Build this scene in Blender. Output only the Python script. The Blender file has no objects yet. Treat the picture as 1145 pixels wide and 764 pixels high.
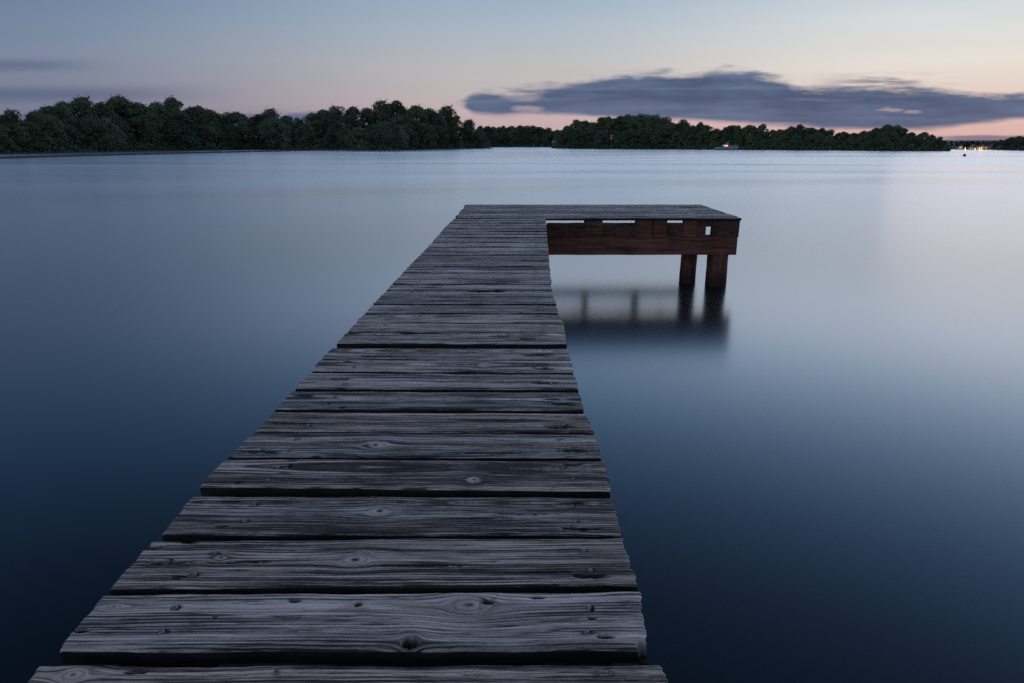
import bpy, bmesh, math, random
import numpy as np
from mathutils import Vector, Matrix

random.seed(11)
rng = np.random.default_rng(11)
R = math.radians
scene = bpy.context.scene
col = scene.collection

# ------------------------------------------------------------------ camera
PW, PH, F = 1145.0, 764.0, 763.3        # photograph frame and focal length in its pixels
YH = 158.0                              # row of the horizon
TH = math.atan((PH / 2 - YH) / F)
H = 1.30                                # eye above the deck
HW = 2.535                              # eye above the water
D = HW - H                              # deck above the water (water is z = 0)
cd = bpy.data.cameras.new('camera')
cam = bpy.data.objects.new('camera', cd)
col.objects.link(cam)
cam.location = (0, 0, HW)
cam.rotation_euler = (math.pi / 2 - TH, 0, 0)
cd.lens = 24.0
cd.sensor_width = 36.0
cd.clip_start = 0.05
cd.clip_end = 20000
scene.camera = cam
scene.render.resolution_x, scene.render.resolution_y = 1024, 683


def at(px, py, h):
    """the point of the level z = h seen at a place of the photograph"""
    u, v = (px - PW / 2) / F, (PH / 2 - py) / F
    d = Vector((u, math.cos(TH) + v * math.sin(TH), -math.sin(TH) + v * math.cos(TH)))
    return Vector((0, 0, HW)) + d * ((h - HW) / d.z)


def on_ray(px, py, y):
    """the point at world distance y seen at a place of the photograph"""
    u, v = (px - PW / 2) / F, (PH / 2 - py) / F
    d = Vector((u, math.cos(TH) + v * math.sin(TH), -math.sin(TH) + v * math.cos(TH)))
    return Vector((0, 0, HW)) + d * (y / d.y)


def depth_to_y(z, h):
    return (z - (HW - h) * math.sin(TH)) / math.cos(TH)


# ------------------------------------------------------------------ object helpers
def tag(o, label=None, cat=None, group=None, kind=None):
    if label: o['label'] = label
    if cat: o['category'] = cat
    if group: o['group'] = group
    if kind: o['kind'] = kind
    return o


def empty(name, loc, rz=0.0):
    o = bpy.data.objects.new(name, None)
    col.objects.link(o)
    o.location = loc
    o.rotation_euler = (0, 0, rz)
    o.empty_display_size = 0.3
    return o


def link(name, me, mats, parent=None):
    o = bpy.data.objects.new(name, me)
    col.objects.link(o)
    for m in (mats if isinstance(mats, (list, tuple)) else [mats]):
        me.materials.append(m)
    if parent: o.parent = parent
    return o


def from_bm(name, bm, mats, parent=None, smooth=False):
    me = bpy.data.meshes.new(name)
    if smooth:
        for f in bm.faces: f.smooth = True
    bm.to_mesh(me)
    bm.free()
    return link(name, me, mats, parent)


def box(bm, x0, x1, y0, y1, z0, z1, bevel=0.0, mi=0):
    r = bmesh.ops.create_cube(bm, size=1.0, matrix=Matrix.Translation(((x0 + x1) / 2, (y0 + y1) / 2, (z0 + z1) / 2)) @ Matrix.Diagonal((x1 - x0, y1 - y0, z1 - z0, 1)))
    fs = list({f for v in r['verts'] for f in v.link_faces})
    for f in fs: f.material_index = mi
    if bevel:
        es = list({e for v in r['verts'] for e in v.link_edges})
        bmesh.ops.bevel(bm, geom=es, offset=bevel, segments=2, affect='EDGES', profile=0.6)


def tube(bm, pts, radii, seg=12, wob=0.0, rnd=None, caps=True):
    rings = []
    n = len(pts)
    for i, (p, r) in enumerate(zip(pts, radii)):
        p = Vector(p)
        a = Vector(pts[max(i - 1, 0)]); b = Vector(pts[min(i + 1, n - 1)])
        t = (b - a).normalized()
        ref = Vector((1, 0, 0)) if abs(t.x) < 0.9 else Vector((0, 1, 0))
        e1 = t.cross(ref).normalized(); e2 = t.cross(e1)
        ring = []
        for k in range(seg):
            an = 2 * math.pi * k / seg
            rr = r * (1 + (rnd.uniform(-wob, wob) if rnd else 0))
            ring.append(bm.verts.new(p + e1 * math.cos(an) * rr + e2 * math.sin(an) * rr))
        rings.append(ring)
    for a, b in zip(rings, rings[1:]):
        for k in range(seg):
            bm.faces.new((a[k], a[(k + 1) % seg], b[(k + 1) % seg], b[k]))
    if caps:
        bm.faces.new(rings[0][::-1]); bm.faces.new(rings[-1])
    bmesh.ops.recalc_face_normals(bm, faces=bm.faces[:])


# ------------------------------------------------------------------ node helpers
class NT:
    def __init__(self, tree):
        self.t = tree
        tree.nodes.clear()

    def n(self, kind, **kw):
        nd = self.t.nodes.new(kind)
        for k, v in kw.items(): setattr(nd, k, v)
        return nd

    def l(self, a, b): self.t.links.new(a, b)

    def put(self, sock, v):
        if isinstance(v, (int, float)): sock.default_value = v
        elif isinstance(v, (tuple, list)): sock.default_value = (*v, 1.0) if sock.type == 'RGBA' and len(v) == 3 else v
        else: self.l(v, sock)

    def m(self, op, a, b=0.0, c=0.0, clamp=False):
        nd = self.n('ShaderNodeMath', operation=op, use_clamp=clamp)
        self.put(nd.inputs[0], a); self.put(nd.inputs[1], b); self.put(nd.inputs[2], c)
        return nd.outputs[0]

    def xyz(self, x, y, z):
        nd = self.n('ShaderNodeCombineXYZ')
        self.put(nd.inputs[0], x); self.put(nd.inputs[1], y); self.put(nd.inputs[2], z)
        return nd.outputs[0]

    def sep(self, v):
        nd = self.n('ShaderNodeSeparateXYZ'); self.put(nd.inputs[0], v)
        return nd.outputs

    def noise(self, vec, scale=1.0, detail=3.0, rough=0.5, dist=0.0):
        nd = self.n('ShaderNodeTexNoise')
        self.put(nd.inputs['Vector'], vec)
        nd.inputs['Scale'].default_value = scale
        nd.inputs['Detail'].default_value = detail
        nd.inputs['Roughness'].default_value = rough
        nd.inputs['Distortion'].default_value = dist
        return nd.outputs['Fac']

    def rng(self, v, a, b, c=0.0, d=1.0, smooth=True):
        nd = self.n('ShaderNodeMapRange')
        nd.interpolation_type = 'SMOOTHSTEP' if smooth else 'LINEAR'
        self.put(nd.inputs[0], v)
        for i, q in enumerate((a, b, c, d)): self.put(nd.inputs[i + 1], q)
        return nd.outputs[0]

    def mix(self, f, a, b, blend='MIX'):
        nd = self.n('ShaderNodeMix', data_type='RGBA', blend_type=blend)
        self.put(nd.inputs[0], f); self.put(nd.inputs[6], a); self.put(nd.inputs[7], b)
        return nd.outputs[2]

    def attr(self, name):
        return self.n('ShaderNodeAttribute', attribute_name=name).outputs['Fac']

    def ramp(self, f, stops):
        nd = self.n('ShaderNodeValToRGB')
        e = nd.color_ramp.elements
        while len(e) > 1: e.remove(e[-1])
        for i, (p, c) in enumerate(stops):
            el = e[0] if i == 0 else e.new(p)
            el.position = p
            el.color = (*c, 1)
        self.put(nd.inputs[0], f)
        return nd.outputs[0]

    def curve(self, v, pts):
        nd = self.n('ShaderNodeFloatCurve')
        c = nd.mapping.curves[0]
        nd.mapping.use_clip = False
        while len(c.points) < len(pts): c.points.new(0.5, 0.5)
        for p, (x, y) in zip(c.points, pts):
            p.location = (x, y); p.handle_type = 'AUTO'
        nd.mapping.update()
        self.put(nd.inputs['Value'], v)
        return nd.outputs[0]


def lin(r, g, b):
    f = lambda c: (c / 255) / 12.92 if c / 255 <= 0.04045 else ((c / 255 + 0.055) / 1.055) ** 2.4
    return (f(r), f(g), f(b))


def material(name):
    m = bpy.data.materials.new(name)
    m.use_nodes = True
    nt = NT(m.node_tree)
    out = nt.n('ShaderNodeOutputMaterial')
    bs = nt.n('ShaderNodeBsdfPrincipled')
    nt.l(bs.outputs[0], out.inputs[0])
    return m, nt, bs, out


# ------------------------------------------------------------------ sky
def build_world():
    w = bpy.data.worlds.new('World')
    scene.world = w
    w.use_nodes = True
    nt = NT(w.node_tree)
    out = nt.n('ShaderNodeOutputWorld')
    bg = nt.n('ShaderNodeBackground')
    nt.l(bg.outputs[0], out.inputs[0])
    co = nt.n('ShaderNodeTexCoord').outputs['Generated']
    x, y, z = nt.sep(co)
    el = nt.m('MULTIPLY', nt.m('ARCSINE', z), 180 / math.pi)
    az = nt.m('MULTIPLY', nt.m('ARCTAN2', x, y), 180 / math.pi)
    t = nt.m('SQRT', nt.m('DIVIDE', nt.m('MAXIMUM', el, 0.0), 90.0))
    P = lambda d: math.sqrt(d / 90)
    top3 = [(P(62), lin(101, 95, 98)), (1, lin(112, 104, 106))]
    sun_side = nt.ramp(t, [(P(0), lin(210, 158, 156)), (P(1.6), lin(224, 182, 173)), (P(3.4), lin(228, 207, 195)), (P(5.2), lin(230, 222, 212)), (P(8), lin(214, 219, 221)),
                           (P(10.4), lin(194, 207, 217)), (P(12.5), (.76, .80, .86)), (P(17), (.52, .66, .84)), (P(21.5), (.23, .40, .66)), (P(25), (.16, .31, .55)), (P(32), (.09, .185, .38)), (P(43), (.06, .11, .25)), *top3])
    mid_side = nt.ramp(t, [(P(0), lin(190, 158, 164)), (P(1.6), lin(196, 168, 171)), (P(3.4), lin(194, 180, 180)), (P(5.6), lin(190, 188, 189)), (P(8), lin(171, 184, 197)),
                           (P(10.4), lin(152, 175, 197)), (P(12.5), (.54, .61, .72)), (P(17), (.33, .46, .66)), (P(21.5), (.14, .28, .51)), (P(25), (.10, .22, .41)), (P(32), (.065, .14, .29)), (P(43), (.045, .085, .18)), *top3])
    far_side = nt.ramp(t, [(P(0), lin(118, 118, 143)), (P(2), lin(119, 122, 148)), (P(3.6), lin(118, 126, 151)), (P(5.6), lin(114, 130, 156)), (P(8), lin(105, 129, 159)),
                           (P(10.4), lin(93, 121, 157)), (P(13.5), (.165, .25, .40)), (P(17), (.12, .225, .41)), (P(21.5), (.09, .22, .46)), (P(25), (.075, .17, .36)), (P(32), (.038, .085, .18)), (P(43), (.012, .022, .045)), *top3])
    # distance in bearing from the afterglow
    gap = nt.m('ABSOLUTE', nt.m('SUBTRACT', az, 38.0))
    f1 = nt.rng(gap, 6.0, 40.0)
    f2 = nt.rng(gap, 36.0, 76.0)
    c = nt.mix(f1, sun_side, mid_side)
    c = nt.mix(f2, c, far_side)
    hs = nt.n('ShaderNodeHueSaturation')
    nt.put(hs.inputs['Saturation'], nt.rng(el, 9.5, 15.0, 0.90, 1.03))
    nt.put(hs.inputs['Color'], c)
    c = hs.outputs[0]
    lift = nt.m('MULTIPLY', nt.m('MULTIPLY', nt.rng(el, 10.3, 13.0), nt.rng(el, 21.0, 46.0, 1.0, 0.0)), nt.rng(gap, 32.0, 82.0, 2.15, 0.2))
    lift = nt.m('ADD', lift, 1.0)
    c = nt.mix(1.0, c, nt.xyz(lift, lift, lift), 'MULTIPLY')
    back = nt.rng(gap, 95.0, 150.0)  # added brightness and warmth behind the eye, to light deck and trees
    c = nt.mix(1.0, c, nt.mix(back, (1, 1, 1, 1), (3.3, 2.85, 2.5, 1)), 'MULTIPLY')
    # clouds, laid out on a far plane of bearings (gx = tan bearing, gz = height over distance)
    ok = nt.m('GREATER_THAN', y, 0.15)
    ys = nt.m('MAXIMUM', y, 0.15)
    gx = nt.m('DIVIDE', x, ys)
    gz = nt.m('DIVIDE', z, ys)

    def g(px, py):
        u, v = (px - PW / 2) / F, (PH / 2 - py) / F
        d = math.cos(TH) + v * math.sin(TH)
        return u / d, (v * math.cos(TH) - math.sin(TH)) / d
    # float curves live in 0..1: cx = (gx + 0.2) / 1.2, cz = gz / 0.2
    cx = nt.m('DIVIDE', nt.m('ADD', gx, 0.2), 1.2)
    fit = lambda pts: [((g(*p)[0] + 0.2) / 1.2, g(*p)[1] / 0.2) for p in pts]
    top = nt.curve(cx, [(0, .2), *fit([(512, 117), (530, 105), (565, 102), (610, 97), (660, 91), (715, 83), (770, 80), (830, 81), (870, 87), (905, 95), (960, 97), (1010, 97), (1060, 102), (1100, 106), (1145, 106)]), (1, .2)])
    bot = nt.curve(cx, [(0, .2), *fit([(512, 117), (530, 126), (560, 128), (600, 126), (640, 127), (700, 131), (760, 133), (850, 138), (920, 142), (985, 144), (1040, 143), (1085, 138), (1120, 134), (1145, 131)]), (1, .2)])
    cz = nt.m('DIVIDE', gz, 0.2)
    # ragged, wind-drawn edges
    e1 = nt.noise(nt.xyz(nt.m('MULTIPLY', gx, 11.0), nt.m('MULTIPLY', gz, 60.0), 3.1), 1.0, 5.0, 0.62)
    e2 = nt.noise(nt.xyz(nt.m('MULTIPLY', gx, 26.0), nt.m('MULTIPLY', gz, 190.0), 1.7), 1.0, 4.0, 0.6)
    wob = nt.m('ADD', nt.m('MULTIPLY', nt.m('SUBTRACT', e1, 0.5), 0.19), nt.m('MULTIPLY', nt.m('SUBTRACT', e2, 0.5), 0.05))
    edge_d = nt.m('SUBTRACT', nt.m('ADD', nt.m('SUBTRACT', top, cz), wob), 0.018)
    ma = nt.rng(edge_d, -0.05, 0.03)
    mb = nt.rng(nt.m('ADD', nt.m('SUBTRACT', cz, bot), nt.m('MULTIPLY', wob, 0.35)), -0.03, 0.02)
    mask = nt.m('MULTIPLY', nt.m('MULTIPLY', ma, mb), ok)
    # small gaps in it
    for (hx, hy, rx, rz, amt) in ((995, 123.2, 0.019, 0.0022, 0.34), (1021, 125.4, 0.013, 0.0018, 0.3), (583, 108, 0.028, 0.006, 0.4), (590, 121, 0.022, 0.005, 0.5)):
        gxh, gzh = g(hx, hy)
        q = nt.m('ADD', nt.m('POWER', nt.m('DIVIDE', nt.m('SUBTRACT', gx, gxh), rx), 2.0), nt.m('POWER', nt.m('DIVIDE', nt.m('ADD', nt.m('SUBTRACT', gz, gzh), nt.m('MULTIPLY', nt.m('SUBTRACT', e2, 0.5), 0.012)), rz), 2.0))
        hole = nt.rng(q, 0.1, 1.7)
        mask = nt.m('MULTIPLY', mask, nt.m('MULTIPLY_ADD', hole, amt, 1 - amt))
    body = nt.mix(nt.rng(e1, 0.3, 0.75), lin(54, 75, 110), lin(84, 103, 136))
    st2 = nt.noise(nt.xyz(nt.m('MULTIPLY', gx, 5.0), nt.m('MULTIPLY', gz, 120.0), 12.0), 1.0, 4.0, 0.6)
    body = nt.mix(nt.rng(st2, 0.5, 0.72, 0.0, 0.45), body, lin(116, 124, 150))
    lower = nt.rng(nt.m('SUBTRACT', cz, bot), 0.0, 0.18, 1.0, 0.0)
    body = nt.mix(nt.m('MULTIPLY', lower, 0.4), body, lin(100, 112, 142))
    # silver rim where the crest catches the light
    rim = nt.m('MULTIPLY', nt.rng(edge_d, -0.02, 0.008), nt.rng(edge_d, 0.01, 0.045, 1.0, 0.0))
    rim = nt.m('MULTIPLY', rim, nt.rng(nt.noise(nt.xyz(nt.m('MULTIPLY', gx, 14.0), 0.0, 4.4), 1.0, 2.0, 0.5), 0.46, 0.58))
    rim = nt.m('MULTIPLY', rim, nt.m('MULTIPLY', nt.rng(gx, g(640, 90)[0], g(690, 90)[0]), nt.rng(gx, g(900, 90)[0], g(950, 90)[0], 1.0, 0.0)))
    body = nt.mix(nt.m('MULTIPLY', rim, 0.6), body, lin(172, 184, 206))
    c = nt.mix(nt.m('MULTIPLY', mask, 0.95), c, body)
    # thin loose scraps above the bank and low grey bars by the horizon
    sc_n = nt.noise(nt.xyz(nt.m('MULTIPLY', gx, 9.0), nt.m('MULTIPLY', gz, 110.0), 9.3), 1.0, 4.0, 0.6)
    gxh, gzh = g(990, 92)
    near = nt.m('MULTIPLY', nt.rng(nt.m('ABSOLUTE', nt.m('SUBTRACT', gx, gxh)), 0.0, 0.12, 1.0, 0.0), nt.rng(nt.m('ABSOLUTE', nt.m('SUBTRACT', gz, gzh)), 0.0, 0.016, 1.0, 0.0))
    c = nt.mix(nt.m('MULTIPLY', nt.m('MULTIPLY', near, ok), nt.rng(sc_n, 0.42, 0.6, 0.0, 0.8)), c, lin(110, 110, 134))
    low = nt.m('MULTIPLY', nt.rng(gx, g(1030, 150)[0], g(1075, 150)[0]), nt.m('MULTIPLY', nt.rng(nt.m('ADD', gz, nt.m('MULTIPLY', wob, 0.03)), g(1100, 153)[1], g(1100, 150)[1], 1.0, 0.0), ok))
    c = nt.mix(nt.m('MULTIPLY', low, 0.85), c, lin(120, 110, 132))
    # slate bars low in the west
    bar_n = nt.noise(nt.xyz(nt.m('MULTIPLY', gx, 2.6), nt.m('MULTIPLY', gz, 46.0), 5.5), 1.0, 4.0, 0.5)
    def bar(py, half, x_end, fade, amt, c):
        b_ = nt.m('MULTIPLY', nt.rng(nt.m('ABSOLUTE', nt.m('SUBTRACT', gz, nt.m('ADD', g(60, py)[1], nt.m('MULTIPLY', nt.m('SUBTRACT', bar_n, 0.5), 0.012)))), 0.0, half, 1.0, 0.0),
                  nt.m('MULTIPLY', nt.rng(gx, g(x_end - fade, py)[0], g(x_end, py)[0], 1.0, 0.0), ok))
        return nt.mix(nt.m('MULTIPLY', b_, amt), c, lin(66, 84, 120))
    c = bar(74, 0.013, 150, 130, 0.45, c)
    c = bar(106, 0.018, 300, 220, 0.55, c)
    c = bar(140, 0.03, 480, 300, 0.35, c)
    # faint streaks through the whole sky
    st = nt.noise(nt.xyz(nt.m('MULTIPLY', gx, 1.6), nt.m('MULTIPLY', gz, 22.0), 0.4), 1.0, 3.0, 0.5)
    k = nt.m('MULTIPLY_ADD', st, 0.12, 0.94)
    c = nt.mix(1.0, c, nt.xyz(k, k, k), 'MULTIPLY')
    # the physical sky, sun just set, under it all
    sky = nt.n('ShaderNodeTexSky')
    sky.sky_type = 'NISHITA'
    sky.sun_disc = False
    sky.sun_elevation = R(-1.5)
    sky.sun_rotation = R(38)
    nt_add = nt.mix(1.0, c, nt.mix(1.0, sky.outputs[0], (0.003, 0.003, 0.003, 1), 'MULTIPLY'), 'ADD')
    nt.l(nt_add, bg.inputs[0])
    bg.inputs[1].default_value = 1.0


build_world()
sl = bpy.data.lights.new('sun', 'SUN')
so = bpy.data.objects.new('sun', sl)
col.objects.link(so)
sl.energy = 0.04
sl.angle = R(20)
sl.color = (1, 0.72, 0.6)
sd = Vector((math.sin(R(38)) * math.cos(R(4)), math.cos(R(38)) * math.cos(R(4)), math.sin(R(4))))
so.rotation_euler = sd.to_track_quat('Z', 'Y').to_euler()
so.location = sd * 50


# ------------------------------------------------------------------ materials
def wood_material(name, dark, light, tint, contrast=1.0, rough=0.72):
    """weathered timber; reads the grain coordinates stored on the boards"""
    m, nt, bs, out = material(name)
    u, v, kr, kn, seed, pit = (nt.attr(a) for a in ('along', 'ring', 'knot_radius', 'knot', 'seed', 'pit'))
    s = nt.m('MULTIPLY', seed, 53.0)
    fine = nt.noise(nt.xyz(nt.m('MULTIPLY', u, 4.0), nt.m('MULTIPLY', v, 230.0), s), 1.0, 5.0, 0.7)
    fib = nt.noise(nt.xyz(nt.m('MULTIPLY', u, 36.0), nt.m('MULTIPLY', v, 460.0), s), 1.0, 3.0, 0.7)
    hair = nt.noise(nt.xyz(nt.m('MULTIPLY', u, 9.0), nt.m('MULTIPLY', v, 330.0), nt.m('ADD', s, 61.0)), 1.0, 2.0, 0.5)
    hair = nt.m('MULTIPLY', nt.rng(hair, 0.60, 0.68), nt.rng(nt.noise(nt.xyz(nt.m('MULTIPLY', u, 3.0), nt.m('MULTIPLY', v, 20.0), nt.m('ADD', s, 71.0)), 1.0, 3.0, 0.5), 0.45, 0.6))
    # growth rings: soft wide early wood, thin hard late wood
    wav = nt.m('ADD', nt.m('MULTIPLY', v, 76.0), nt.m('MULTIPLY', nt.noise(nt.xyz(nt.m('MULTIPLY', u, 1.4), nt.m('MULTIPLY', v, 24.0), s), 1.0, 3.0, 0.5), 1.8))
    saw = nt.m('FRACT', wav)
    ring = nt.m('MULTIPLY', nt.rng(saw, 0.0, 0.62, 1.0, 0.0), nt.rng(saw, 0.80, 1.0, 0.0, 1.0))
    ring = nt.m('MAXIMUM', nt.rng(saw, 0.05, 0.45, 1.0, 0.0), nt.rng(saw, 0.72, 1.0, 0.0, 1.0))
    rs = nt.noise(nt.xyz(nt.m('MULTIPLY', u, 1.1), nt.m('MULTIPLY', v, 16.0), nt.m('ADD', s, 4.0)), 1.0, 3.0, 0.55)
    ring_amt = nt.rng(rs, 0.36, 0.60, 0.22, 1.0)
    band = nt.noise(nt.xyz(nt.m('MULTIPLY', u, 0.8), nt.m('MULTIPLY', v, 34.0), nt.m('ADD', s, 8.0)), 1.0, 4.0, 0.6)
    blot = nt.noise(nt.xyz(nt.m('MULTIPLY', u, 3.2), nt.m('MULTIPLY', v, 15.0), nt.m('ADD', s, 13.0)), 1.0, 5.0, 0.62, 0.4)
    # splits along the grain
    c1 = nt.noise(nt.xyz(nt.m('MULTIPLY', u, 1.5), nt.m('MULTIPLY', v, 60.0), nt.m('ADD', s, 21.0)), 1.0, 2.0, 0.5)
    crack = nt.rng(nt.m('ABSOLUTE', nt.m('SUBTRACT', c1, 0.5)), 0.0, 0.03, 1.0, 0.0)
    cm = nt.rng(nt.noise(nt.xyz(nt.m('MULTIPLY', u, 2.0), nt.m('MULTIPLY', v, 22.0), nt.m('ADD', s, 31.0)), 1.0, 3.0, 0.5), 0.50, 0.62)
    crack = nt.m('MULTIPLY', crack, cm)
    rot = nt.rng(nt.noise(nt.xyz(nt.m('MULTIPLY', u, 6.0), nt.m('MULTIPLY', v, 48.0), nt.m('ADD', s, 43.0)), 1.0, 5.0, 0.66), 0.60, 0.70)
    # knots
    kwob = nt.noise(nt.xyz(nt.m('MULTIPLY', u, 26.0), nt.m('MULTIPLY', v, 70.0), s), 1.0, 3.0, 0.6)
    kn_r = nt.m('SINE', nt.m('ADD', nt.m('ADD', nt.m('MULTIPLY', nt.m('MULTIPLY', kr, kr), 9.0), nt.m('MULTIPLY', kwob, 9.0)), nt.m('MULTIPLY', fine, 2.5)))
    kn_h = nt.rng(kn_r, -1.0, 1.0)
    g = nt.m('ADD', nt.m('MULTIPLY', band, 0.5), nt.m('MULTIPLY', fine, 0.5))
    g = nt.m('ADD', nt.rng(g, 0.385, 0.63), nt.m('MULTIPLY', nt.m('SUBTRACT', fib, 0.5), 0.7))
    g = nt.m('SUBTRACT', g, nt.m('MULTIPLY', nt.m('MULTIPLY', ring, ring_amt), 0.6 * contrast))
    g = nt.m('ADD', g, nt.m('MULTIPLY', nt.m('SUBTRACT', blot, 0.5), 1.0))
    g = nt.m('ADD', g, nt.m('MULTIPLY_ADD', nt.m('FRACT', nt.m('MULTIPLY', seed, 7.77)), 0.40, -0.14))
    kg = nt.m('ADD', nt.m('MULTIPLY_ADD', kn_h, 0.24, 0.24), nt.m('MULTIPLY', kwob, 0.4))
    gm = nt.m('ADD', nt.m('MULTIPLY', g, nt.m('SUBTRACT', 1.0, kn)), nt.m('MULTIPLY', kg, kn))
    core = nt.m('MULTIPLY', kn, nt.rng(kr, 0.12, 0.34, 1.0, 0.0))
    gm = nt.m('SUBTRACT', gm, nt.m('MULTIPLY', core, 0.5), clamp=True)
    base = nt.mix(gm, (*dark, 1), (*light, 1))
    base = nt.mix(nt.rng(blot, 0.52, 0.72, 0.0, 0.45), base, (*tint, 1))
    deep = nt.m('MAXIMUM', nt.m('MAXIMUM', crack, nt.m('MAXIMUM', nt.m('MULTIPLY', rot, 0.85), nt.m('MULTIPLY', hair, 0.8))), pit, clamp=True)
    pt = nt.noise(nt.xyz(nt.m('MULTIPLY', u, 2.3), nt.m('MULTIPLY', v, 9.0), nt.m('ADD', s, 83.0)), 1.0, 5.0, 0.65, 0.6)
    base = nt.mix(nt.rng(pt, 0.56, 0.70, 0.0, 0.55), base, nt.mix(gm, (0.05, 0.028, 0.018, 1), (0.27, 0.19, 0.14, 1)))
    base = nt.mix(nt.rng(pt, 0.44, 0.30, 0.0, 0.45), base, nt.mix(gm, (0.16, 0.15, 0.145, 1), (0.72, 0.70, 0.68, 1)))
    hue = nt.m('FRACT', nt.m('MULTIPLY', seed, 3.37))
    base = nt.mix(1.0, base, nt.mix(hue, (0.97, 1.0, 1.02, 1), (1.06, 0.98, 0.90, 1)), 'MULTIPLY')
    base = nt.mix(deep, base, (0.012, 0.010, 0.009, 1))
    nt.l(base, bs.inputs['Base Color'])
    nt.put(bs.inputs['Roughness'], nt.rng(gm, 0.0, 1.0, rough + 0.12, rough - 0.08, False))
    bs.inputs['Specular IOR Level'].default_value = 0.35
    hgt = nt.m('ADD', nt.m('MULTIPLY', fine, 0.35), nt.m('MULTIPLY', nt.m('MULTIPLY', ring, ring_amt), -0.55))
    hgt = nt.m('ADD', hgt, nt.m('MULTIPLY', band, 0.5))
    hgt = nt.m('SUBTRACT', hgt, nt.m('MULTIPLY', deep, 1.1))
    hgt = nt.m('ADD', hgt, nt.m('MULTIPLY', nt.m('MULTIPLY', kn_h, kn), 0.35))
    bp = nt.n('ShaderNodeBump')
    bp.inputs['Strength'].default_value = 0.9
    bp.inputs['Distance'].default_value = 0.0055
    nt.l(hgt, bp.inputs['Height'])
    nt.l(bp.outputs[0], bs.inputs['Normal'])
    return m


M_deck = wood_material('weathered_deck_wood', (0.024, 0.021, 0.021), (0.66, 0.585, 0.53), (0.20, 0.16, 0.138))


def timber_material(name, a, b, stretch, wet=False):
    m, nt, bs, out = material(name)
    co = nt.n('ShaderNodeTexCoord').outputs['Object']
    x, y, z = nt.sep(co)
    v = nt.xyz(nt.m('MULTIPLY', x, stretch[0]), nt.m('MULTIPLY', y, stretch[1]), nt.m('MULTIPLY', z, stretch[2]))
    n1 = nt.noise(v, 1.0, 6.0, 0.65, 0.3)
    n2 = nt.noise(co, 2.3, 4.0, 0.6)
    f = nt.rng(nt.m('ADD', nt.m('MULTIPLY', n1, 0.7), nt.m('MULTIPLY', n2, 0.3)), 0.35, 0.66)
    cc = nt.mix(f, (*a, 1), (*b, 1))
    if wet:      # soaked and algae-stained where the lake rises and falls
        wv = nt.rng(nt.m('ADD', z, nt.m('MULTIPLY', nt.m('SUBTRACT', n2, 0.5), 0.35)), 0.05, 0.40, 1.0, 0.0)
        cc = nt.mix(nt.m('MULTIPLY', wv, 0.8), cc, (0.022, 0.014, 0.010, 1))
    nt.l(cc, bs.inputs['Base Color'])
    bs.inputs['Roughness'].default_value = 0.85
    bs.inputs['Specular IOR Level'].default_value = 0.25
    bp = nt.n('ShaderNodeBump')
    bp.inputs['Strength'].default_value = 0.7
    bp.inputs['Distance'].default_value = 0.008
    nt.l(n1, bp.inputs['Height'])
    nt.l(bp.outputs[0], bs.inputs['Normal'])
    return m


M_beam = timber_material('brown_beam_timber', (0.050, 0.018, 0.011), (0.23, 0.084, 0.052), (1.6, 1.6, 34))
M_joist = timber_material('brown_joist_timber', (0.034, 0.014, 0.009), (0.135, 0.054, 0.036), (9, 1.5, 30))
M_post = timber_material('brown_post_timber', (0.045, 0.018, 0.011), (0.19, 0.072, 0.046), (26, 26, 1.6), wet=True)


def plain(name, c, rough=0.6, metal=0.0, vary=0.25, scale=6.0):
    m, nt, bs, out = material(name)
    co = nt.n('ShaderNodeTexCoord').outputs['Object']
    n1 = nt.noise(co, scale, 4.0, 0.6)
    k = nt.rng(n1, 0.3, 0.7, 1 - vary, 1 + vary)
    nt.l(nt.mix(1.0, (*c, 1), nt.xyz(k, k, k), 'MULTIPLY'), bs.inputs['Base Color'])
    bs.inputs['Roughness'].default_value = rough
    bs.inputs['Metallic'].default_value = metal
    return m


def glow(name, c, strength):
    m, nt, bs, out = material(name)
    bs.inputs['Base Color'].default_value = (*c, 1)
    bs.inputs['Emission Color'].default_value = (*c, 1)
    bs.inputs['Emission Strength'].default_value = strength
    return m


M_side = timber_material('dark_plank_edge', (0.010, 0.007, 0.006), (0.030, 0.019, 0.015), (8, 8, 40))  # very dark brown for plank sides, undersides and stringers
M_nail = plain('dull_nail_steel', (0.17, 0.16, 0.155), 0.55, 0.7, 0.3, 60)


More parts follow.
